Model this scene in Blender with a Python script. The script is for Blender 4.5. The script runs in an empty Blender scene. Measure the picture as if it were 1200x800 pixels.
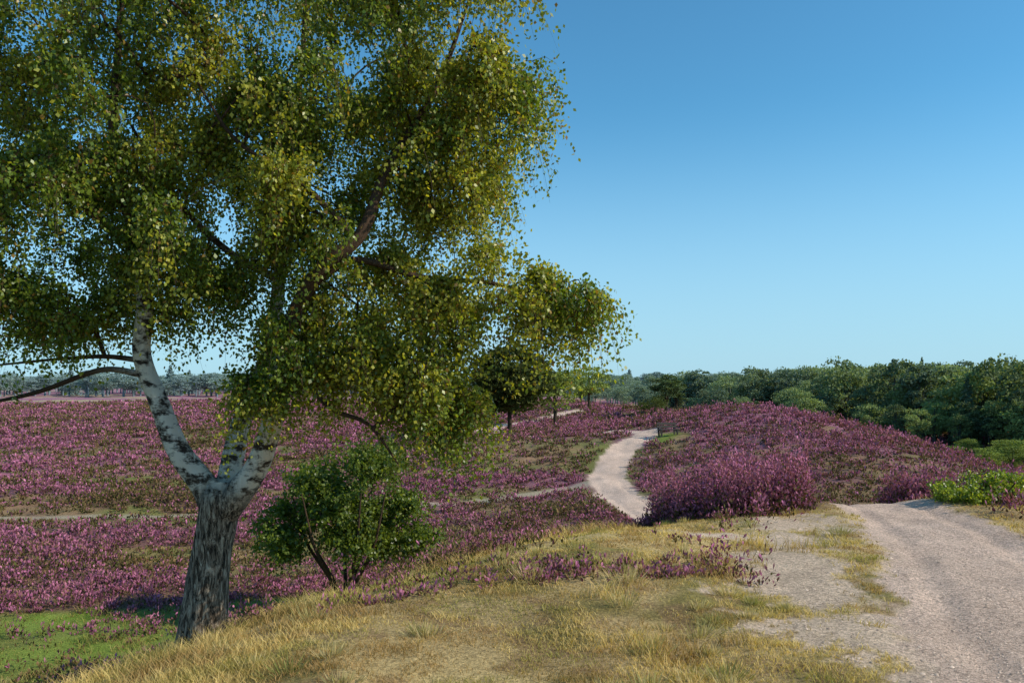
import bpy, math, numpy as np
from mathutils import Vector
rng=np.random.default_rng(7)
scene=bpy.context.scene
# ------------------------------------------------------------------ helpers
TAB=np.random.default_rng(99).random((256,256)).astype(np.float32)
def vn(x,y,s=0):
    o=int(s*37)%251
    x=x+o*1.37;y=y+o*2.11
    xf=np.floor(x);yf=np.floor(y);fx=x-xf;fy=y-yf
    ix=xf.astype(np.int64)&255;iy=yf.astype(np.int64)&255;ix1=(ix+1)&255;iy1=(iy+1)&255
    fx=fx*fx*(3-2*fx);fy=fy*fy*(3-2*fy)
    return (TAB[ix,iy]*(1-fx)+TAB[ix1,iy]*fx)*(1-fy)+(TAB[ix,iy1]*(1-fx)+TAB[ix1,iy1]*fx)*fy
def fbm(x,y,sc,s=0,o=4):
    r=0;a=1;t=0;x=x/sc;y=y/sc
    x,y=.86*x-.5*y,.5*x+.86*y
    for i in range(o):
        r=r+a*vn(x,y,s+i*3.1);t+=a;a*=.55;x,y=(.8*x-.6*y)*2.03+5.3,(.6*x+.8*y)*2.03+1.7
    return r/t
def ss(a,b,x):
    t=np.clip((x-a)/(b-a),0,1);return t*t*(3-2*t)
def lerp3(a,b,t):
    return a*(1-t[:,None])+b*t[:,None]
def dseg(x,y,pts,w=None):
    best=np.full(x.shape,1e9)
    for i in range(len(pts)-1):
        ax,ay=pts[i][:2];bx,by=pts[i+1][:2]
        dx,dy=bx-ax,by-ay;L=dx*dx+dy*dy
        t=np.clip(((x-ax)*dx+(y-ay)*dy)/L,0,1)
        d=np.hypot(x-ax-t*dx,y-ay-t*dy)
        if w is not None: d=d/(w[i]*(1-t)+w[i+1]*t)
        best=np.minimum(best,d)
    return best
def smooth(pts,n=6):
    P=[np.array(p,float) for p in pts];P=[2*P[0]-P[1]]+P+[2*P[-1]-P[-2]]
    out=[]
    for i in range(1,len(P)-2):
        for k in range(n):
            t=k/n;a,b,c,d=P[i-1],P[i],P[i+1],P[i+2]
            out.append(.5*((2*b)+(c-a)*t+(2*a-5*b+4*c-d)*t*t+(-a+3*b-3*c+d)*t**3))
    out.append(P[-2]);return out
def mesh_np(name,V,F,col=None,mat=None,smooth_=False,parent=None,link=True):
    me=bpy.data.meshes.new(name)
    V=np.asarray(V,np.float32);F=np.asarray(F,np.int32);k=F.shape[1]
    me.vertices.add(len(V));me.vertices.foreach_set("co",V.ravel())
    me.loops.add(F.size);me.loops.foreach_set("vertex_index",F.ravel())
    me.polygons.add(len(F));me.polygons.foreach_set("loop_start",np.arange(len(F),dtype=np.int32)*k)
    if smooth_: me.polygons.foreach_set("use_smooth",np.ones(len(F),bool))
    me.update(calc_edges=True)
    if col is not None:
        a=me.attributes.new("Col",'FLOAT_COLOR','POINT')
        c=np.ones((len(V),4),np.float32);c[:,:3]=col;a.data.foreach_set("color",c.ravel())
    if mat: me.materials.append(mat)
    if not link: return me
    ob=bpy.data.objects.new(name,me);scene.collection.objects.link(ob)
    if parent: ob.parent=parent
    return ob
def empty(name):
    e=bpy.data.objects.new(name,None);scene.collection.objects.link(e);return e
def newmat(name):
    m=bpy.data.materials.new(name);m.use_nodes=True
    nt=m.node_tree;nt.nodes.clear()
    return m,nt,nt.nodes,nt.links
def foliage_mat(name,transl=.3,rough=.55,spec=.25,objtint=False):
    m,nt,N,L=newmat(name)
    o=N.new('ShaderNodeOutputMaterial');p=N.new('ShaderNodeBsdfPrincipled');t=N.new('ShaderNodeBsdfTranslucent')
    mx=N.new('ShaderNodeMixShader');a=N.new('ShaderNodeAttribute');a.attribute_name="Col"
    src=a.outputs['Color']
    if objtint:  # object colour blended over leaf colour; carries the forest's painted distance haze
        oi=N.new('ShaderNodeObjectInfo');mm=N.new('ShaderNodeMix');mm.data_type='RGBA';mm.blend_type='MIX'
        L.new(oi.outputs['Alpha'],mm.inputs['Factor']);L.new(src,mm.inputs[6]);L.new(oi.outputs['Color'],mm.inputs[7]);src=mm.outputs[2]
    L.new(src,p.inputs['Base Color'])
    p.inputs['Roughness'].default_value=rough;p.inputs['Specular IOR Level'].default_value=spec
    g=N.new('ShaderNodeMix');g.data_type='RGBA';g.blend_type='MULTIPLY';g.inputs['Factor'].default_value=1
    L.new(src,g.inputs[6]);g.inputs[7].default_value=(1.8,1.7,.6,1);L.new(g.outputs[2],t.inputs['Color'])
    mx.inputs[0].default_value=transl
    L.new(p.outputs[0],mx.inputs[1]);L.new(t.outputs[0],mx.inputs[2]);L.new(mx.outputs[0],o.inputs[0])
    return m
# ------------------------------------------------------------------ terrain functions
BX,BY=10.9,55.5
POLY=[(-1,-30),(-1,0),(-.5,6),(1.5,10),(5.5,13),(8.5,13.5),(20,12),(60,-5),(60,-30),(-1,-30)]
def dplat(x,y):
    d=dseg(x,y,POLY);ins=np.zeros(x.shape,bool)
    for i in range(len(POLY)-1):
        x1,y1=POLY[i];x2,y2=POLY[i+1]
        if y1==y2: continue
        c=((y1>y)!=(y2>y))&(x<(x2-x1)*(y-y1)/(y2-y1)+x1);ins^=c
    return np.where(ins,0,d)
PA=smooth([(3.2,-12),(3.3,-2),(3.6,3),(3.95,5.3),(4.65,7.5),(5.5,9.8),(6.3,13.5),(6.6,18),(6,28),(4.9,40),(5.8,46.5),(7.4,52.5),(9.6,57.5),(9.9,61),(8,64),(4,68),(0,78),(-3,88),(-1.5,100),(3,118),(7,132),(17,156),(29,172),(27,190),(18,205)],4)
WA=[]
for p in PA:
    WA.append(1.15 if p[1]<6 else (1.15-.3*min(1,(p[1]-6)/8) if p[1]<20 else (1.0 if p[1]<66 else 1.7)))
PC=smooth([(-40,29),(-25,31),(-12,32.5),(-4,35),(0,38),(4.6,41)],4)
PS=[(3.9,12),(3.5,10.5),(2.95,8.7),(2.75,7.2),(2.9,5.6),(3.2,3.5)]
def pathmask(x,y):
    n=fbm(x,y,.9,3,3)-.5;n2=fbm(x,y,.15,8,3)-.5
    d=dseg(x,y,PA,WA)+n*.42+n2*.4
    p=1-ss(.82,1.08,d)
    dc=dseg(x,y,PC)+n*.5
    pc=(1-ss(.35,.75,dc))*.7
    return p,pc
def sandmask(x,y):
    d=dseg(x,y,PS)
    n=fbm(x,y,.8,21,4)-.5;n2=fbm(x,y,.12,22,3)-.5
    return 1-ss(.25,.95,d+n*2.2+n2*1.3)
def height(x,y):
    dp=dplat(x,y)
    base=-3.3-3.4*ss(20,44,x)*ss(10,40,y)-1.0*ss(90,200,y)*(1-ss(20,44,x))
    z=base*ss(0,11.5,dp)
    sx=np.where(x<19,7.8,11.5)
    z=z+3.3*np.exp(-.5*(((x-19)/sx)**2+((y-64)/16)**2))
    z=z+.9*np.exp(-.5*(((x-0)/5)**2+((y-56)/8)**2))
    z=z+1.4*np.exp(-.5*(((x-24)/16)**2+((y-160)/25)**2))
    far=ss(20,60,y)
    z=z+(fbm(x,y,26,40,3)-.5)*1.1*far+(fbm(x,y,3.2,41,3)-.5)*(.28+.35*far)
    z=z+(fbm(x,y,.5,42,3)-.5)*.07
    d=dseg(x,y,PA,WA);z=z-.05*(1-ss(.6,1.15,d))*(1-far)
    z=z-.025*(1-ss(0,.22,np.abs(np.abs(d)-.55)))*(1-far)
    return z
def h1(x,y): return float(height(np.array([float(x)]),np.array([float(y)]))[0])
def veg(x,y):
    dp=dplat(x,y)
    left=1-ss(-4.5,0,x)
    n=fbm(x,y,2.2,51,4)
    st=2.0+12.6*left*(1-ss(18,23,y))
    h=ss(st,st+2.0,dp+(n-.5)*4.0)
    clump=np.exp(-.5*(((x-4.3)/.95)**2+((y-14.4)/1.0)**2))*1.6
    clump=np.maximum(clump,1.3*np.exp(-.5*(((x-9.5)/2.5)**2+((y-18.5)/2)**2)))
    h=np.maximum(h,np.clip(clump*1.2+(n-.5)*1.6,0,1))
    hill=np.exp(-.5*(((x-21)/13)**2+((y-60)/20)**2))
    op=fbm(x*.7,y,6,61,5)
    opn=ss(.57,.64,op)*(1-.85*hill)*ss(14,22,y)
    opn=np.maximum(opn,ss(.59,.66,fbm(x,y,4.5,63,4))*ss(18,26,y)*(1-.5*hill)*.9)
    opn=np.maximum(opn,ss(.62,.68,fbm(x,y,1.6,64,3))*ss(14,20,y)*.7)
    for yy,wd in ((48,1.1),(64,1.2),(112,4),(190,8)):
        opn=np.maximum(opn,(1-ss(wd*.5,wd*1.3,np.abs(y-yy-26*(fbm(x,y*0,24,66,3)-.5))+3*(n-.5)))*(1-ss(-4,2,x))*ss(.38,.52,fbm(x,y,9,67,2)))
    mo=np.exp(-.5*(((x-1)/5)**2+((y-54)/9)**2))
    opn=np.maximum(opn,ss(.35,.65,mo+(n-.5)*.9)*.85)
    mo2=np.exp(-.5*(((x-14.5)/2.4)**2+((y-29)/2.6)**2))
    opn=np.maximum(opn,ss(.35,.65,mo2+(n-.5)*.9)*.85)
    bloom=ss(.33,.55,fbm(x*.8,y,4.2,81,4))
    bloom=np.maximum(bloom*.95,hill*ss(.12,.42,fbm(x,y,3,82,3)))
    bloom=np.maximum(bloom,np.clip(clump,0,1)*.75)
    bloom=bloom*(1-.8*opn)
    h=h*(1-.66*opn)
    bd=np.hypot((x-BX)*.8,(y-BY+1.0)*.55)
    h=h*ss(1.0,1.8,bd)
    green=np.exp(-.5*((dp-11.5)/3.4)**2)*left*(1-ss(18,22,y))*1.5*ss(.2,.4,n)
    green=np.maximum(green,opn*ss(.44,.62,fbm(x,y,4,71,3))*.7)
    green=np.maximum(green,(1-ss(.4,1.5,np.abs(dseg(x,y,PA)-1.6)))*ss(15,30,y)*.8)
    return h,bloom,np.clip(green,0,1),dp,opn
C=lambda *a:np.array(a)
# ------------------------------------------------------------------ ground sheet
ang=np.concatenate([np.linspace(-180,-50,50,endpoint=False),np.linspace(-50,50,680,endpoint=False),np.linspace(50,180,50)])
ang=np.radians(ang)
rad=np.concatenate([[0.2,1.0],np.exp(np.linspace(math.log(2.2),math.log(120),430,endpoint=False)),np.exp(np.linspace(math.log(120),math.log(4000),120))])
A,R=np.meshgrid(ang,rad)
X=(R*np.sin(A)).ravel();Y=(R*np.cos(A)).ravel()
Z=height(X,Y)
p,pc=pathmask(X,Y);s=sandmask(X,Y)*(1-ss(12.5,14,Y))
h,bl,gr,dp,opn=veg(X,Y)
n1=fbm(X,Y,1.3,91,4);n2=fbm(X,Y,.35,92,3)
straw=C(.56,.41,.19);olive=C(.26,.215,.07);green=C(.13,.23,.022);brown=C(.30,.185,.09)
col=lerp3(np.tile(straw,(len(X),1)),olive,ss(.46,.64,n1))
col=lerp3(col,brown,ss(.5,.7,n2)*.7)
midf=ss(16,30,Y)
col=lerp3(col,lerp3(np.tile(C(.30,.19,.10),(len(X),1)),C(.19,.155,.055),ss(.4,.6,n1)),midf*.85)
col=lerp3(col,green,gr*.85)
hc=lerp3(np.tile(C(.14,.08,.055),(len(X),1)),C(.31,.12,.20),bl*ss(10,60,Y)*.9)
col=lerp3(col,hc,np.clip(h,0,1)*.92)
fr=ss(120,260,np.hypot(X,Y))
farc=lerp3(np.tile(C(.30,.14,.19),(len(X),1)),C(.38,.30,.18),ss(.55,.66,fbm(X*.2,Y,24,95,3)))
col=lerp3(col,farc,fr)
sand=C(.60,.45,.33);sc=sand[None,:]*(.66+.6*n2[:,None])
gn3=fbm(X,Y,.5,97,4)
grav=C(.62,.45,.355)[None,:]*(.60+.38*n1[:,None]+.40*gn3[:,None])
col=col*(1-s[:,None])+sc*s[:,None]
g2=C(.40,.34,.25)[None,:]*np.ones((len(X),1))
col=col*(1-pc[:,None])+g2*pc[:,None]
col=col*(1-p[:,None])+grav*p[:,None]
nr,na=A.shape
idx=np.arange(nr*na).reshape(nr,na)
F=np.stack([idx[:-1,:-1],idx[:-1,1:],idx[1:,1:],idx[1:,:-1]],-1).reshape(-1,4)[:,::-1]
gm,nt,N,L=newmat("ground_soil")
o=N.new('ShaderNodeOutputMaterial');b=N.new('ShaderNodeBsdfPrincipled');b.inputs['Roughness'].default_value=.95;b.inputs['Specular IOR Level'].default_value=.1
a=N.new('ShaderNodeAttribute');a.attribute_name="Col";tc=N.new('ShaderNodeTexCoord')
na1=N.new('ShaderNodeTexNoise');na1.inputs['Scale'].default_value=22;na1.inputs['Detail'].default_value=9;na1.inputs['Roughness'].default_value=.82
L.new(tc.outputs['Object'],na1.inputs['Vector'])
mr=N.new('ShaderNodeMapRange');mr.inputs[1].default_value=.3;mr.inputs[2].default_value=.7;mr.inputs[3].default_value=.5;mr.inputs[4].default_value=1.45
L.new(na1.outputs[0],mr.inputs[0])
vo=N.new('ShaderNodeTexVoronoi');vo.inputs['Scale'].default_value=60;L.new(tc.outputs['Object'],vo.inputs['Vector'])
mr2=N.new('ShaderNodeMapRange');mr2.inputs[1].default_value=0;mr2.inputs[2].default_value=1;mr2.inputs[3].default_value=.7;mr2.inputs[4].default_value=1.3
sx=N.new('ShaderNodeSeparateColor');L.new(vo.outputs['Color'],sx.inputs[0]);L.new(sx.outputs[0],mr2.inputs[0])
mu=N.new('ShaderNodeMath');mu.operation='MULTIPLY';L.new(mr.outputs[0],mu.inputs[0]);L.new(mr2.outputs[0],mu.inputs[1])
vm=N.new('ShaderNodeVectorMath');vm.operation='SCALE';L.new(a.outputs['Color'],vm.inputs[0]);L.new(mu.outputs[0],vm.inputs['Scale'])
L.new(vm.outputs[0],b.inputs['Base Color'])
bp=N.new('ShaderNodeBump');bp.inputs['Strength'].default_value=.9;bp.inputs['Distance'].default_value=.04
L.new(na1.outputs[0],bp.inputs['Height']);L.new(bp.outputs[0],b.inputs['Normal']);L.new(b.outputs[0],o.inputs[0])
V=np.stack([X,Y,Z],1)
fp=p[F].mean(1)>.5
mesh_np("ground",V,F[~fp],col,gm,True)
Fp=F[fp];u,inv=np.unique(Fp,return_inverse=True)
mesh_np("dirt_path",V[u],inv.reshape(-1,4),col[u],gm,True)
# ------------------------------------------------------------------ plants on the ground
def sample(n,r0,r1,a0=-43,a1=43):
    a=np.radians(rng.uniform(a0,a1,n));r=np.exp(rng.uniform(math.log(r0),math.log(r1),n))
    return r*np.sin(a),r*np.cos(a),r
def blades(x,y,z,ht,w,lean,c0,c1):
    n=len(x);t=rng.uniform(0,2*np.pi,n);b=np.stack([np.cos(t),np.sin(t),0*t],1)
    l=rng.uniform(0,2*np.pi,n);la=np.stack([np.cos(l)*lean*ht,np.sin(l)*lean*ht,ht],1)
    P=np.stack([x,y,z-.01],1)
    mid=P+la*np.array([.35,.35,.6])
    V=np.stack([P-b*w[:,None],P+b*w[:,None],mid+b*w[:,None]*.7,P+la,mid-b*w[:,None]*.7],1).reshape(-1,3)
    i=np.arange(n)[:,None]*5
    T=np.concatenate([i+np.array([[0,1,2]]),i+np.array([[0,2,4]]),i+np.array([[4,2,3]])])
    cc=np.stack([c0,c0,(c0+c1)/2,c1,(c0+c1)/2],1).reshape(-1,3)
    return V,T,cc
def diamonds(P,D,B,Lh,w,c0,c1,mid=.55):
    M=P+D*(Lh*mid)[:,None]
    V=np.stack([P,M+B*w[:,None],P+D*Lh[:,None],M-B*w[:,None]],1).reshape(-1,3)
    F=np.arange(len(P)*4).reshape(-1,4)
    cm=c0*.35+c1*.65
    return V,F,np.stack([c0,cm,c1,cm],1).reshape(-1,3)
grass_m=foliage_mat("grass_blades",.3,.7,.15)
heather_m=foliage_mat("heather_sprigs",.15,.85,.05)
x,y,r=sample(520000,2.6,30)
hh,bb,gg,dd,oo=veg(x,y);pp,pcc=pathmask(x,y);sm=sandmask(x,y)*(1-ss(12.5,14,y))
keep=rng.random(len(x))>np.clip(hh*1.1,0,1)*.85+np.clip(pp*1.3+sm*1.02+pcc,0,1)
bald=ss(.50,.64,fbm(x,y,.6,133,4));keep&=rng.random(len(x))>bald*.82
x,y,r,gg,hh=x[keep],y[keep],r[keep],gg[keep],hh[keep]
tall=ss(.58,.74,fbm(x,y,1.3,101,4));tall=np.maximum(tall,(1-ss(-3,-1,x))*.7*(1-ss(9.5,12.5,y)))
turf=ss(.5,.62,fbm(x,y,.35,102,2))
ht=(.015+.03*rng.random(len(x)))+turf*.02+tall*rng.random(len(x))**2*.22
w=.0009+r*.00036
gn=np.clip(ss(.48,.66,fbm(x,y,.9,103,4))*.7+gg*.95-tall*.4,0,1)*(.5+.5*rng.random(len(x)))
c1=lerp3(np.tile(C(.72,.53,.23),(len(x),1)),C(.20,.26,.04),gn)
c1=lerp3(c1,C(.38,.22,.10),ss(.48,.64,fbm(x,y,.5,107,3))*.7)*(.6+.7*rng.random((len(x),1)))
c1=np.minimum(c1,.85)
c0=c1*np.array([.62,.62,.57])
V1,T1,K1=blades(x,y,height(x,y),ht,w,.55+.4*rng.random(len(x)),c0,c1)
tx,ty,tr=sample(230,5.0,18,-36,30)
th_,_,_,_,_=veg(tx,ty);tp,_=pathmask(tx,ty);k=(th_<.5)&(tp<.1)&(sandmask(tx,ty)<.2)&(fbm(tx,ty,2,111,3)>.48)
tx,ty,tr=tx[k],ty[k],tr[k]
ex=np.array([(1.15,7.9),(1.02,7.2),(.2,8.2),(-.1,8.8),(2.0,9.3),(-1.9,7.6),(-2.4,8.8),(-3.4,7.8),(.8,9.6)])
tx=np.concatenate([tx,ex[:,0]]);ty=np.concatenate([ty,ex[:,1]]);
m=110;n=len(tx);q=rng.normal(0,1,(n,m,2));sz=rng.uniform(.3,.8,n);sz[-9:]=rng.uniform(.7,1.05,9)
bx=(tx[:,None]+q[:,:,0]*.08*sz[:,None]).ravel();by=(ty[:,None]+q[:,:,1]*.06*sz[:,None]).ravel()
dx=q[:,:,0].ravel();dy=q[:,:,1].ravel();hz=height(bx,by);Lh=np.repeat(sz,m)*rng.uniform(.08,.28,n*m)
D=np.stack([dx*.5,dy*.5,np.ones(n*m)],1)+rng.normal(0,.2,(n*m,3));D/=np.linalg.norm(D,axis=1)[:,None]
B=np.cross(D,rng.normal(0,1,(n*m,3)));B/=np.linalg.norm(B,axis=1)[:,None]
cc=C(.68,.54,.29)[None,:]*(.5+.7*rng.random((n*m,1)));cc=lerp3(cc,C(.20,.23,.05),np.repeat(rng.random(n)**1.5*.8,m))
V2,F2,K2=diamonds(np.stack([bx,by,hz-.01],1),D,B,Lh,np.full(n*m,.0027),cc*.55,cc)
T2=np.concatenate([F2[:,[0,1,2]],F2[:,[0,2,3]]])
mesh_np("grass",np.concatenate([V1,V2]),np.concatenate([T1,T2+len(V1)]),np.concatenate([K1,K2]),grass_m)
# heather: low cushions made of many small flowering sprigs
def heather(n,r0,r1,K,a0=-43,a1=43,filt=None,hs=1.,fs=1.):
    x,y,r=sample(n,r0,r1,a0,a1)
    hh,bb,gg,dd,oo=veg(x,y);pp,pcc=pathmask(x,y)
    k=(rng.random(len(x))<hh)&(pp<.1)&(pcc<.3)&(dseg(x,y,PA)>1.25)
    if filt is not None: k&=filt(x,y)
    x,y,r,bb,oo=x[k],y[k],r[k],bb[k],oo[k];n=len(x)
    lump=ss(.35,.65,fbm(x,y,1.3,121,3))
    H=(.10+.34*lump)*(.6+.8*rng.random(n))*hs*(1+.7*ss(30,90,r))*(1-.45*oo)
    Rd=(.07+.0035*r)*(.7+.6*rng.random(n))
    u=rng.normal(0,1,(n,K,3));u/=np.linalg.norm(u,axis=2)[:,:,None];u[:,:,2]=np.abs(u[:,:,2])
    u*=rng.uniform(.45,1,(n,K,1))
    bx=(x[:,None]+u[:,:,0]*Rd[:,None]).ravel();by=(y[:,None]+u[:,:,1]*Rd[:,None]).ravel()
    f=u[:,:,2].ravel()
    bz=height(bx,by)+f*np.repeat(H,K)-.02
    D=np.stack([u[:,:,0].ravel()*.5,u[:,:,1].ravel()*.5,np.full(n*K,.8)],1)+rng.normal(0,.35,(n*K,3));D/=np.linalg.norm(D,axis=1)[:,None]
    B=np.cross(D,rng.normal(0,1,(n*K,3)));B/=np.linalg.norm(B,axis=1)[:,None]
    rr=np.repeat(r,K)
    Lh=(.035+.0026*rr)*rng.uniform(.6,1.4,n*K)*fs;w=(.006+.00075*rr)*rng.uniform(.6,1.3,n*K)*fs
    tone=np.repeat(rng.random(n),K)
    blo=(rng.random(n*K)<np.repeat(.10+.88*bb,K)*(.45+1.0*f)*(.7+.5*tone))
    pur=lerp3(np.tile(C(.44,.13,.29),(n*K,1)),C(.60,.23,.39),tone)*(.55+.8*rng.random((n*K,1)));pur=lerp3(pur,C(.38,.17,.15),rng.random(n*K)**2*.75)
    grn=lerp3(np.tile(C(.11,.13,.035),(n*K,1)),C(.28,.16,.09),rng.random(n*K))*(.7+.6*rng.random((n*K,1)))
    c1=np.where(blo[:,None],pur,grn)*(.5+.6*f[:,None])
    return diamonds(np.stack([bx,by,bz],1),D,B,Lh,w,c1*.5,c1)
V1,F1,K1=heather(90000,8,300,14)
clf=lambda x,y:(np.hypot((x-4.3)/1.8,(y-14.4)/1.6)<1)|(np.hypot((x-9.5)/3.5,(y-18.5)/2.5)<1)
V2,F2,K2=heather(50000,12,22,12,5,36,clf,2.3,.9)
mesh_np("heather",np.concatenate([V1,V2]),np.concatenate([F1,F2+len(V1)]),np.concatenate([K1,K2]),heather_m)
# pebbles
x,y,r=sample(40000,3,15,5,42)
pp,_=pathmask(x,y);sm=sandmask(x,y);k=(pp>.6)|((sm>.5)&(rng.random(len(x))<.5));x,y,r=x[k],y[k],r[k];n=len(x)
sz=rng.uniform(.003,.010,n)*(1+(rng.random(n)<.03)*1.3);z=height(x,y)
oct_=np.array([[1,0,0],[0,1,0],[-1,0,0],[0,-1,0],[0,0,.7],[0,0,-.7]]);fo=np.array([[0,1,4],[1,2,4],[2,3,4],[3,0,4]])
V=(oct_[None]*sz[:,None,None]*rng.uniform(.6,1.3,(n,6,1))+np.stack([x,y,z+.001],1)[:,None]).reshape(-1,3)
F=(fo[None]+np.arange(n)[:,None,None]*6).reshape(-1,3)
pcl=np.repeat(C(.60,.46,.36)[None]*rng.uniform(.4,1.3,(n,1)),6,0)
pm=foliage_mat("pebble_stone",0,.9,.2)
mesh_np("gravel",V,F,pcl,pm)
# ------------------------------------------------------------------ trees
def bark_mat(name):
    m,nt,N,L=newmat(name)
    o=N.new('ShaderNodeOutputMaterial');b=N.new('ShaderNodeBsdfPrincipled');b.inputs['Roughness'].default_value=.85;b.inputs['Specular IOR Level'].default_value=.2
    tc=N.new('ShaderNodeTexCoord')
    a=N.new('ShaderNodeAttribute');a.attribute_name="Col"
    sc=N.new('ShaderNodeSeparateColor');L.new(a.outputs['Color'],sc.inputs[0])
    mp=N.new('ShaderNodeMapping');mp.inputs['Scale'].default_value=(12,12,2.4);L.new(tc.outputs['Object'],mp.inputs[0])
    fis=N.new('ShaderNodeTexNoise');fis.inputs['Scale'].default_value=2.6;fis.inputs['Detail'].default_value=8;fis.inputs['Roughness'].default_value=.72;fis.inputs['Distortion'].default_value=.8
    L.new(mp.outputs[0],fis.inputs['Vector'])
    r1=N.new('ShaderNodeValToRGB');e=r1.color_ramp.elements
    e[0].position=.43;e[0].color=(.022,.017,.012,1);e[1].position=.62;e[1].color=(.46,.38,.29,1)
    el=r1.color_ramp.elements.new(.51);el.color=(.17,.125,.09,1)
    L.new(fis.outputs[0],r1.inputs[0])
    mp2=N.new('ShaderNodeMapping');mp2.inputs['Scale'].default_value=(4,4,7);L.new(tc.outputs['Object'],mp2.inputs[0])
    blt=N.new('ShaderNodeTexNoise');blt.inputs['Scale'].default_value=1.3;blt.inputs['Detail'].default_value=8;blt.inputs['Roughness'].default_value=.7
    L.new(mp2.outputs[0],blt.inputs['Vector'])
    r2=N.new('ShaderNodeValToRGB');e=r2.color_ramp.elements
    e[0].position=.43;e[0].color=(.05,.038,.03,1);e[1].position=.53;e[1].color=(.78,.72,.62,1)
    L.new(blt.outputs[0],r2.inputs[0])
    mx=N.new('ShaderNodeMix');mx.data_type='RGBA';L.new(sc.outputs[0],mx.inputs['Factor']);L.new(r1.outputs[0],mx.inputs[6]);L.new(r2.outputs[0],mx.inputs[7])
    mx2=N.new('ShaderNodeMix');mx2.data_type='RGBA';L.new(sc.outputs[1],mx2.inputs['Factor']);L.new(mx.outputs[2],mx2.inputs[6]);mx2.inputs[7].default_value=(.075,.045,.028,1)
    L.new(mx2.outputs[2],b.inputs['Base Color'])
    bp=N.new('ShaderNodeBump');bp.inputs['Strength'].default_value=1;bp.inputs['Distance'].default_value=.035;L.new(fis.outputs[0],bp.inputs['Height']);L.new(bp.outputs[0],b.inputs['Normal'])
    L.new(b.outputs[0],o.inputs[0]);return m
class Tubes:
    def __init__(s): s.V=[];s.F=[];s.C=[];s.n=0
    def add(s,pts,rad,n,cf,rough=0):
        pts=np.asarray(pts,float);rad=np.asarray(rad,float);m=len(pts)
        T=np.gradient(pts,axis=0);T/=np.linalg.norm(T,axis=1)[:,None]+1e-9
        u=np.cross(T,np.array([.13,.97,.2]));u/=np.linalg.norm(u,axis=1)[:,None]+1e-9;v=np.cross(T,u)
        t=np.linspace(0,2*np.pi,n,endpoint=False)
        rr=rad[:,None]*np.ones((1,n))
        if rough:
            rr=rr*(1+rough*(vn(np.cos(t)[None]*2.5+9+pts[:,2:3]*.3,np.sin(t)[None]*2.5+pts[:,2:3]*1.6,5)-.5)*2
                 +rough*.8*(vn(np.cos(t)[None]*6+pts[:,2:3]*3,np.sin(t)[None]*6+40+0*pts[:,2:3],15)-.5))
        P=pts[:,None]+rr[:,:,None]*(np.cos(t)[None,:,None]*u[:,None]+np.sin(t)[None,:,None]*v[:,None])
        i=np.arange(m-1)[:,None]*n;j=np.arange(n)[None];j2=(j+1)%n
        s.F.append(np.stack([i+j,i+j2,i+n+j2,i+n+j],-1).reshape(-1,4)+s.n)
        s.V.append(P.reshape(-1,3));s.C.append(np.repeat(cf(pts,rad),n,0));s.n+=m*n
    def build(s,name,mat,parent=None,link=True):
        return mesh_np(name,np.concatenate(s.V),np.concatenate(s.F),np.concatenate(s.C),mat,True,parent,link)
def grow(limbs,targets,colf,tip=.0028,trunk_n=20,rough0=.14):
    T=Tubes();P=[]
    for li,l in enumerate(limbs):
        a=np.array(smooth(l,8))
        T.add(a[:,:3],a[:,3],trunk_n if li<4 else 8,colf,rough0 if li==0 else rough0*.5)
        for q in a:
            if q[3]<.16: P.append(q[:3])
    P=np.array(P);nb=len(P)
    cen=np.array(limbs[0][-1][:3])
    order=np.argsort([np.min(np.linalg.norm(P-t,axis=1)) for t in targets])
    chains=[];cnt=np.zeros(nb+len(targets)*5)
    par=-np.ones(nb+len(targets)*5,int)
    buf=np.zeros((nb+len(targets)*5,3));buf[:nb]=P;k=nb
    for ti in order:
        t=targets[ti];d=np.linalg.norm(buf[:k]-t,axis=1)
        out=np.linalg.norm(buf[:k]-cen,axis=1)-np.linalg.norm(t-cen)
        d=d+np.maximum(out,0)*1.5
        j=int(np.argmin(d));a=buf[j].copy();L=np.linalg.norm(t-a)
        m=4;pr=j;side=rng.normal(0,.1*L,3);up=np.array([0,0,.16*L]);ids=[j]
        for q in range(1,m+1):
            f=q/m;pp=a*(1-f)+t*f+(side+up)*math.sin(f*math.pi)
            buf[k]=pp;par[k]=pr;pr=k;ids.append(k);k+=1
        chains.append(ids);c=pr
        while c>=0: cnt[c]+=1;c=par[c]
    tips=[]
    for ids in chains:
        c=cnt[ids].copy();c[0]=c[1];r=tip*np.maximum(c,1)**.52;r[-1]*=.6
        r=np.minimum(r,.05)
        T.add(buf[ids],r,5,colf)
        tips.append((buf[ids[-1]],buf[ids[-1]]-buf[ids[-2]]))
    return T,tips
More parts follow.
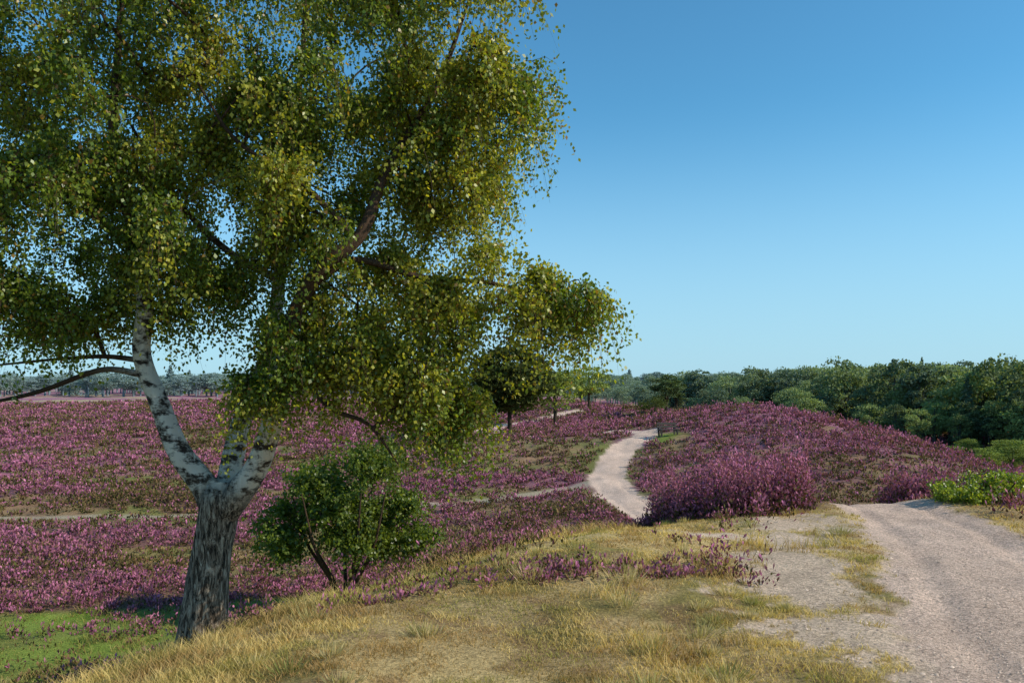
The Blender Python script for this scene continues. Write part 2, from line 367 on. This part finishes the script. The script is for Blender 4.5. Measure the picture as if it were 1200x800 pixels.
def leafy(tips,ns,nl,L0,L1,hang,leafL,leafW,colfun,spread=.05):
    n=len(tips)*ns
    P=np.repeat(np.array([t[0] for t in tips]),ns,0);D=np.repeat(np.array([t[1] for t in tips]),ns,0)
    D=D/(np.linalg.norm(D,axis=1)[:,None]+1e-6)
    D=D*.5+rng.normal(0,.65,(n,3));D/=np.linalg.norm(D,axis=1)[:,None]
    Ls=rng.uniform(L0,L1,n)
    def pt(f):
        g=np.zeros((n,3));g[:,2]=-hang*(f**1.7)
        return P+(D*f[:,None]*(1-.35*f[:,None]*min(hang,1))+g)*Ls[:,None]
    S=[pt(np.full(n,v)) for v in (0,.33,.66,1.)];B=np.cross(D,np.array([0.1,.2,1.]));B/=np.linalg.norm(B,axis=1)[:,None]+1e-6
    w=[.0035,.003,.0022,.001]
    VV=np.stack([v for q in range(4) for v in (S[q]-B*w[q],S[q]+B*w[q])],1).reshape(-1,3)
    i=np.arange(n)[:,None]*8
    FF=np.concatenate([i+np.array([[0,1,3,2]]),i+np.array([[2,3,5,4]]),i+np.array([[4,5,7,6]])])
    LP=np.concatenate([pt(rng.uniform(.05,1.05,n))+rng.normal(0,spread,(n,3)) for q in range(nl)]);m=len(LP)
    D2=rng.normal(0,.6,(m,3))+np.array([0,0,-.75]);D2/=np.linalg.norm(D2,axis=1)[:,None]
    B2=np.cross(D2,rng.normal(0,1,(m,3)));B2/=np.linalg.norm(B2,axis=1)[:,None]
    ll=rng.uniform(.65,1.25,m)*leafL
    c=colfun(LP)
    V,F,K=diamonds(LP,D2,B2,ll,ll*leafW,c,c,.42)
    return (VV,FF),(V,F,K)
leaf_m=foliage_mat("birch_leaves",.42,.40,.45)
bark_b=bark_mat("birch_bark")
bz=h1(-3.28,8.5)
limbs=[
 [(-3.30,8.5,bz-.25,.36),(-3.29,8.5,bz+.02,.275),(-3.27,8.5,bz+.3,.235),(-3.22,8.5,.15,.215),(-3.16,8.5,.5,.21),(-3.11,8.5,.78,.215),(-3.08,8.5,.98,.14)],
 [(-3.14,8.5,.62,.17),(-3.28,8.48,.92,.14),(-3.52,8.42,1.3,.115),(-3.72,8.4,1.8,.10),(-3.88,8.35,2.3,.092),(-3.82,8.3,2.85,.085),(-3.9,8.25,3.5,.065),(-4.1,8.2,4.4,.05),(-4.0,8.1,5.5,.035),(-3.9,8.1,6.7,.015)],
 [(-3.1,8.55,.65,.15),(-3.05,8.65,1.1,.12),(-2.97,8.85,1.7,.10),(-2.76,9.1,2.45,.085),(-2.7,9.25,3.36,.07),(-2.72,9.35,4.4,.05),(-2.5,9.4,5.6,.035),(-2.4,9.4,7.2,.015)],
 [(-3.09,8.48,.62,.17),(-2.86,8.42,.9,.145),(-2.66,8.36,1.18,.12),(-2.47,8.2,1.6,.105),(-2.33,8.0,2.1,.095),(-2.14,7.8,2.64,.085),(-1.80,7.55,3.1,.072),(-1.42,7.5,3.42,.058),(-1.2,7.7,4.1,.042),(-.75,8.0,5.0,.028),(-.4,8.1,6.0,.012)],
 [(-3.86,8.36,2.1,.04),(-4.28,8.3,2.15,.03),(-4.85,8.2,1.93,.024),(-5.3,8.1,1.82,.016),(-6.0,8.0,1.75,.008)],
 [(-3.88,8.36,2.25,.035),(-4.4,8.6,2.3,.026),(-5.0,8.8,2.28,.018),(-5.8,8.8,2.2,.01)],
 [(-2.28,8.0,2.3,.05),(-2.0,7.9,1.98,.035),(-1.75,7.8,1.75,.025),(-1.4,7.8,1.6,.02),(-1.1,7.8,1.2,.008)],
 [(-1.9,7.7,3.0,.045),(-1.5,7.7,3.2,.035),(-.9,7.8,3.05,.028),(-.2,7.9,3.0,.022),(.35,7.9,2.85,.016),(.75,7.9,2.7,.007)],
 [(-2.7,9.2,3.2,.05),(-3.1,8.7,3.45,.04),(-3.5,8.4,3.9,.028),(-3.8,7.9,4.6,.012)],
 [(-1.5,7.5,3.4,.036),(-2.0,7.5,3.9,.026),(-2.6,7.5,4.3,.018),(-3.0,7.5,4.9,.008)],
 [(-2.4,8.1,1.9,.035),(-2.0,8.6,2.0,.028),(-1.5,8.9,1.85,.02),(-1.1,9.0,1.5,.01)],
 [(-3.9,8.3,3.4,.045),(-4.5,8.0,3.9,.03),(-5.2,7.8,4.2,.02),(-6,7.8,4.3,.01)],
]
ell=[(-4.3,8.3,5.2,2.0,1.9,1.7,275),(-5.3,8.3,5.2,1.0,1.3,1.2,90),(-2.5,8.4,5.8,1.9,2.0,1.5,255),(-.70,8.1,5.6,1.05,1.1,1.1,130),(-.42,8.0,4.6,.85,.9,.6,78),
 (-.6,8.0,3.8,.6,.8,.4,34),(-1.9,8.2,4.2,1.3,1.5,.95,165),(-4.9,8.2,3.5,1.5,1.7,.9,175),(-3.2,8.3,3.6,1.2,1.4,.8,115),
 (-1.5,8.2,2.85,1.15,1.0,.5,88),(-.3,7.9,2.95,.75,.6,.3,40),(.42,7.9,2.7,.65,.45,.26,42),(-.95,7.95,2.1,.62,.6,.65,66),(-.62,7.95,1.55,.4,.5,.4,26),(-1.9,8.3,2.2,.8,.8,.4,52),
 (-2.45,7.9,2.15,.55,.6,.5,42),(-4.9,8.3,2.7,1.1,1.0,.35,62),(-3.35,8.3,2.85,.6,.7,.3,22)]
tg=[]
for cx,cy,cz,rx,ry,rz,wn in ell:
    q=rng.normal(0,1,(wn,3));q/=np.linalg.norm(q,axis=1)[:,None];q*=(rng.uniform(.15,1,(wn,1))**.45)
    ou=rng.random(wn)<.10;q[ou]*=rng.uniform(1.1,1.32,(ou.sum(),1))
    tg.append(q*np.array([rx,ry,rz])+np.array([cx,cy,cz+.12]))
tg=np.concatenate(tg)
cl=tg[rng.choice(len(tg),230,replace=False)]
for i in range(len(tg)):
    d=np.linalg.norm(cl-tg[i],axis=1);j=np.argmin(d);tg[i]+=(cl[j]-tg[i])*.5
def birch_col(pts,rad):
    z=pts[:,2];wh=ss(.75,1.15,z+.25*(vn(z*5,z*0+3,7)-.5));br=1-ss(.026,.05,rad)
    dk=np.maximum(ss(2.2,2.7,z)*(pts[:,0]>-2.45)*1.0,ss(3.0,3.8,z)*.95)
    return np.stack([wh,np.maximum(br,dk),0*z],1)
T,tips=grow(limbs,tg,birch_col)
birch=empty("birch_tree")
T.build("trunk_and_branches",bark_b,birch)
def birch_leafcol(P):
    m=len(P)
    g=lerp3(np.tile(C(.085,.14,.017),(m,1)),C(.18,.23,.028),rng.random(m))
    yl=ss(.44,.68,fbm(P[:,0]+P[:,1]*.7,P[:,2]+P[:,1]*.4,.7,131,3)+.19*ss(-3.2,0,P[:,0]))
    g=lerp3(g,C(.46,.41,.05),np.clip((rng.random(m)<.06)*.6+yl*.8*rng.random(m),0,1))
    g=lerp3(g,C(.24,.12,.03),(rng.random(m)<.06)*.8)
    return g*(.65+.65*rng.random((m,1)))
(TV,TF),(LV,LF,LK)=leafy(tips,6,31,.18,.64,.75,.043,.38,birch_leafcol,.045)
mesh_np("twigs",TV,TF,np.tile(C(.06,.04,.025),(len(TV),1)),grass_m,parent=birch)
mesh_np("leaves",LV,LF,LK,leaf_m,parent=birch)
def shrub(name,x,y,W,H,ntg,ns,nl,leafL,cA,cB,nst=7,lobes=None,stem=.045):
    z=h1(x,y);lm=[]
    for i in range(nst):
        a=i/nst*6.283+rng.uniform(-.3,.3);rr=rng.uniform(.3,.75)*W*.5
        lm.append([(x+math.cos(a)*.08,y+math.sin(a)*.08,z-.1,stem),(x+math.cos(a)*rr*.25,y+math.sin(a)*rr*.25,z+H*.15,stem*.85),(x+math.cos(a)*rr*.7,y+math.sin(a)*rr*.7,z+H*.38,stem*.6),(x+math.cos(a)*rr,y+math.sin(a)*rr,z+H*.7,.012)])
    t=[]
    vol=np.array([l[3]*l[4]*l[5] for l in lobes])**.8;vol/=vol.sum()
    for l,v in zip(lobes,vol):
        k=max(4,int(ntg*v));q=rng.normal(0,1,(k,3));q/=np.linalg.norm(q,axis=1)[:,None];q*=rng.uniform(.1,1,(k,1))**.5
        t.append(q*np.array([W*l[3],W*l[4],H*l[5]])+np.array([x+l[0]*W,y+l[1]*W,z+H*l[2]]))
    t=np.concatenate(t);nt_=len(t)
    cl=t[rng.choice(nt_,nt_//7,replace=False)]
    for i in range(nt_):
        d=np.linalg.norm(cl-t[i],axis=1);j=np.argmin(d);t[i]+=(cl[j]-t[i])*.5
    T,tips=grow(lm,t,lambda p,r:np.stack([0*r,1+0*r,0*r],1),.003,8,0)
    e=empty(name);T.build("stems",bark_b,e)
    def cf(P):
        m=len(P);return lerp3(np.tile(cA,(m,1)),cB,rng.random(m)**1.5)*(.7+.5*rng.random((m,1)))
    (TV,TF),(LV,LF,LK)=leafy(tips,ns,nl,.04*H+.08,.13*H+.12,.1,leafL,.4,cf,.05)
    mesh_np("leaves",LV,LF,LK,leaf_m,parent=e);return e
lob=[(-.33,0,.42,.17,.2,.10),(.34,.1,.40,.17,.2,.10),(0,0,.58,.27,.28,.17),(.16,0,.83,.16,.18,.10),(-.2,0,.74,.15,.18,.09),(.37,0,.62,.14,.14,.09),(-.40,0,.58,.1,.1,.07),(.08,-.1,.41,.22,.2,.08),(-.02,.1,.90,.07,.08,.05),(.3,.0,.84,.06,.06,.05)]
shrub("rowan_shrub",-3.75,18.0,3.9,3.9,400,5,18,.08,C(.07,.11,.016),C(.20,.24,.035),9,lob,.055)
lb=[(0,0,.4,.4,.3,.4),(-.3,0,.35,.25,.25,.3),(.3,.05,.45,.25,.3,.42),(.1,.1,.65,.2,.2,.3)]
shrub("bramble_bush",8.0,13.4,1.9,.55,120,5,16,.05,C(.12,.19,.02),C(.30,.33,.05),6,lb,.012)
shrub("bramble_bush",9.8,13.2,1.8,.68,110,5,16,.05,C(.12,.19,.02),C(.30,.33,.05),6,lb,.012)
# ------------------------------------------------------------------ distant tree prototypes
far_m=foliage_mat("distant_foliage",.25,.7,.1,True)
def proto(kind,seed,H=10,W=7,dark=1.,nc=34,per=75,leaf=.34):
    r=np.random.default_rng(seed)
    if kind=='broad':
        q=r.normal(0,1,(nc,3));q/=np.linalg.norm(q,axis=1)[:,None];q*=r.uniform(.35,1,(nc,1))**.6
        cen=q*np.array([W*.38,W*.38,H*.34])+np.array([0,0,H*.56]);cr=r.uniform(.11,.19,nc)*W
    elif kind=='pine':
        q=r.normal(0,1,(nc,3));q/=np.linalg.norm(q,axis=1)[:,None];q*=r.uniform(.3,1,(nc,1))**.6
        cen=q*np.array([W*.36,W*.36,H*.29])+np.array([0,0,H*.66]);cr=r.uniform(.09,.17,nc)*W
    if kind=='spruce':
        m=nc*per;f=1-r.random(m)**.6;f=.06+.94*f;a=r.uniform(0,6.28,m)
        tier=np.floor(f*13)/13;fr=(f-tier)*13
        rr=((1-f)*W*.42+.12)*(1.0-.55*fr)*r.uniform(.25,1,m)**.5*(1+.25*np.sin(a*5+tier*40))
        P=np.stack([np.cos(a)*rr,np.sin(a)*rr,f*H*1.02-.25*rr],1);B=r.uniform(.8,1.2,m)
    else:
        P=[];B=[]
        for c,ra in zip(cen,cr):
            u=r.normal(0,1,(per,3));u/=np.linalg.norm(u,axis=1)[:,None]
            u[:,2]=np.where(u[:,2]<-.3,-u[:,2]*.6,u[:,2])
            P.append(c+u*ra*r.uniform(.6,1.1,(per,1))*np.array([1.1,1.1,.75]));B.append(np.full(per,r.uniform(.7,1.25)))
        P=np.concatenate(P);B=np.concatenate(B);m=len(P)
    D=r.normal(0,1,(m,3));D/=np.linalg.norm(D,axis=1)[:,None];N_=np.cross(D,r.normal(0,1,(m,3)));N_/=np.linalg.norm(N_,axis=1)[:,None]
    ll=leaf*r.uniform(.6,1.3,m)
    base=C(.17,.21,.052) if kind=='broad' else C(.08,.115,.05)
    c=base[None]*dark*B[:,None]*r.uniform(.75,1.3,(m,1))
    V,F,K=diamonds(P-D*ll[:,None]/2,D,N_,ll,ll*.42,c,c)
    T=Tubes();bc=lambda p,q:np.tile(C(.06,.045,.03),(len(p),1))
    T.add([(0,0,-.8),(0.05,0,H*.25),(-.05,.05,H*.55),(0,0,H*.85)],[H*.028,H*.022,H*.015,.03],7,bc)
    if kind!='spruce':
        for k in range(7):
            c=cen[k];T.add([(0,0,H*.3),tuple(c*np.array([.5,.5,.85])),tuple(c)],[.09,.06,.02],4,bc)
    TV=np.concatenate(T.V);TF=np.concatenate(T.F);TC=np.concatenate(T.C)
    return mesh_np("tree_"+kind,np.concatenate([V,TV]),np.concatenate([F,TF+len(V)]),np.concatenate([K,TC]),far_m,link=False)
protos={'broad':[proto('broad',i,10,8.5-i%3,[1,1.4,.65,1.2,.85][i]) for i in range(5)],
        'pine':[proto('pine',20+i,10,7.5-i) for i in range(3)],
        'spruce':[proto('spruce',30+i,10,7,1,60,45,.36) for i in range(2)]}
def inst(name,me,x,y,hgt,wid=1.,parent=None,tint=None,z=None):
    if z is None: z=h1(x,y)
    o=bpy.data.objects.new(name,me);scene.collection.objects.link(o)
    o.location=(x,y,z-.1);s=hgt/10;o.scale=(s*wid,s*wid,s);o.rotation_euler=(0,0,rng.uniform(0,6.28))
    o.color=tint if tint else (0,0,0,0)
    if parent:o.parent=parent
    return o
inst("oak_tree",proto('broad',51,10,10,.30,75,190,.36),-.2,72,9.0,1.0)
inst("birch_tree",protos['broad'][0],5.6,104,8.4,1.15)
inst("birch_tree",protos['broad'][3],14.5,150,9.2,1.25)
inst("birch_tree",protos['broad'][0],8,170,9.0,1.1)
inst("birch_tree",protos['broad'][4],20,230,9.5,1.0)
inst("pine_tree",protos['pine'][1],23.6,122,7.8,1.25)
inst("pine_tree",protos['pine'][2],26.4,128,6.6,1.3)
inst("juniper_shrub",proto('broad',52,10,14,.4,40,90,.34),20.4,114,4.0,1.0)
inst("juniper_shrub",protos['pine'][0],38,126,5.6,1.3)
forest=empty("forest")
def edge(d): return np.interp(d,[85,95,120,150,190,260,380],[58,58,54,48,42,36,24])
sp=[]
for i in range(3800):
    d=math.exp(rng.uniform(math.log(88),math.log(400)));x=rng.uniform(.05,.95)*d
    if x<edge(d)+rng.uniform(-3,3) or rng.random()>.40*min(1,(d/170)): continue
    sp.append((x,d))
sp=np.array(sp);zz=height(sp[:,0],sp[:,1])
for (x,d),z in zip(sp,zz):
    hz=float(np.clip((d-40)/320,.16,.84))  # aerial haze painted into tree colour, stronger with distance
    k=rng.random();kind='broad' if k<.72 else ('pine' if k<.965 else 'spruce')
    fr_=(x-edge(d))
    hg=rng.uniform(8.2,14.6) if fr_>8 else rng.uniform(5,9.5)
    if kind=='spruce': hg*=1.08
    me=protos[kind][rng.integers(len(protos[kind]))]
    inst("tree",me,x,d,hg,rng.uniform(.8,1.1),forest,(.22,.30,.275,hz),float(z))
for i in range(1000):
    d=rng.uniform(400,680);a=math.radians(rng.uniform(-42,42));x=d*math.tan(a)
    kind=['broad','pine','spruce'][rng.choice(3,p=[.72,.24,.04])]
    me=protos[kind][rng.integers(len(protos[kind]))]
    inst("tree",me,x,d,rng.uniform(10,15)*(1.2 if kind=='spruce' else 1),rng.uniform(1.2,1.8),forest,(.23,.32,.39,.78+.0002*(d-400)),-5.2 if x>20 else -4.6)  # far treeline: bluish air haze mixed into the tree colour
for i in range(60):
    d=rng.uniform(72,98);x=rng.uniform(.54,.78)*d
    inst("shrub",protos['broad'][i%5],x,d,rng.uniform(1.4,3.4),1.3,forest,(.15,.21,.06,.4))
print("forest",len(sp),"leaves",len(LF))
# ------------------------------------------------------------------ bench
wm,nt,N,L=newmat("weathered_wood")
o=N.new('ShaderNodeOutputMaterial');b=N.new('ShaderNodeBsdfPrincipled');nz=N.new('ShaderNodeTexNoise');nz.inputs['Scale'].default_value=14
rp=N.new('ShaderNodeValToRGB');rp.color_ramp.elements[0].color=(.012,.010,.009,1);rp.color_ramp.elements[1].color=(.04,.033,.027,1)
L.new(nz.outputs[0],rp.inputs[0]);L.new(rp.outputs[0],b.inputs['Base Color']);b.inputs['Roughness'].default_value=.8;L.new(b.outputs[0],o.inputs[0])
bench=empty("park_bench")
def box(name,c,s,rot=0):
    bpy.ops.mesh.primitive_cube_add(size=1,location=c);ob=bpy.context.object;ob.name=name;ob.scale=s;ob.rotation_euler=(rot,0,0)
    bv=ob.modifiers.new("b",'BEVEL');bv.width=.006;ob.data.materials.append(wm);ob.parent=bench
for i in range(3): box("seat_plank_%d"%(i+1),(0,-.16+i*.15,.45),(1.5,.13,.05))
for i in range(2): box("backrest_plank_%d"%(i+1),(0,.27+.05*i,.64+.2*i),(1.5,.035,.15),-.2)
for sx_ in (-1,1):
    box("front_leg",(sx_*.6,-.17,.20),(.1,.09,.45));box("rear_leg",(sx_*.6,.335,.42),(.1,.07,1.0),-.2);box("seat_bearer",(sx_*.6,.04,.385),(.07,.5,.07))
bench.location=(BX,BY,h1(BX,BY)+.05);bench.rotation_euler=(0,0,math.radians(15))
# ------------------------------------------------------------------ light, sky, camera
el=math.radians(34);az=math.radians(104) # clockwise from +Y
ts=Vector((math.sin(az)*math.cos(el),math.cos(az)*math.cos(el),math.sin(el)))
ld=bpy.data.lights.new("sun",'SUN');ld.energy=5.0;ld.angle=math.radians(.5);ld.color=(1,.92,.76)
lo=bpy.data.objects.new("sun",ld);scene.collection.objects.link(lo);lo.rotation_euler=(-ts).to_track_quat('-Z','Y').to_euler();lo.location=(30,-10,30)
w=bpy.data.worlds.new("World");scene.world=w;w.use_nodes=True;nt=w.node_tree
sk=nt.nodes.new('ShaderNodeTexSky');sk.sky_type='NISHITA';sk.sun_disc=False;sk.sun_elevation=el;sk.sun_rotation=az
sk.air_density=1.0;sk.dust_density=.3;sk.ozone_density=3
tm=nt.nodes.new('ShaderNodeMix');tm.data_type='RGBA';tm.blend_type='MULTIPLY';tm.inputs['Factor'].default_value=1;tm.inputs[7].default_value=(.54,1.08,1.16,1)
nt.links.new(sk.outputs[0],tm.inputs[6])
# pale blue aerial haze low on the horizon
tcw=nt.nodes.new('ShaderNodeTexCoord');sp_=nt.nodes.new('ShaderNodeSeparateXYZ');nt.links.new(tcw.outputs['Generated'],sp_.inputs[0])
mrw=nt.nodes.new('ShaderNodeMapRange');mrw.interpolation_type='SMOOTHSTEP';mrw.inputs[1].default_value=.0;mrw.inputs[2].default_value=.34;mrw.inputs[3].default_value=.8;mrw.inputs[4].default_value=0
nt.links.new(sp_.outputs['Z'],mrw.inputs[0])
hzm=nt.nodes.new('ShaderNodeMix');hzm.data_type='RGBA';nt.links.new(mrw.outputs[0],hzm.inputs['Factor']);nt.links.new(tm.outputs[2],hzm.inputs[6]);hzm.inputs[7].default_value=(3.0,4.6,6.0,1)
nt.links.new(hzm.outputs[2],nt.nodes['Background'].inputs[0]);nt.nodes['Background'].inputs[1].default_value=.145
cd=bpy.data.cameras.new("camera");co=bpy.data.objects.new("camera",cd);scene.collection.objects.link(co)
co.location=(0,0,2);co.rotation_euler=(math.radians(90),0,0);cd.lens=28;cd.sensor_width=36;cd.shift_y=.0417;cd.clip_start=.05;cd.clip_end=9000
scene.camera=co
scene.view_settings.view_transform='Standard';scene.view_settings.look='None';scene.view_settings.exposure=0
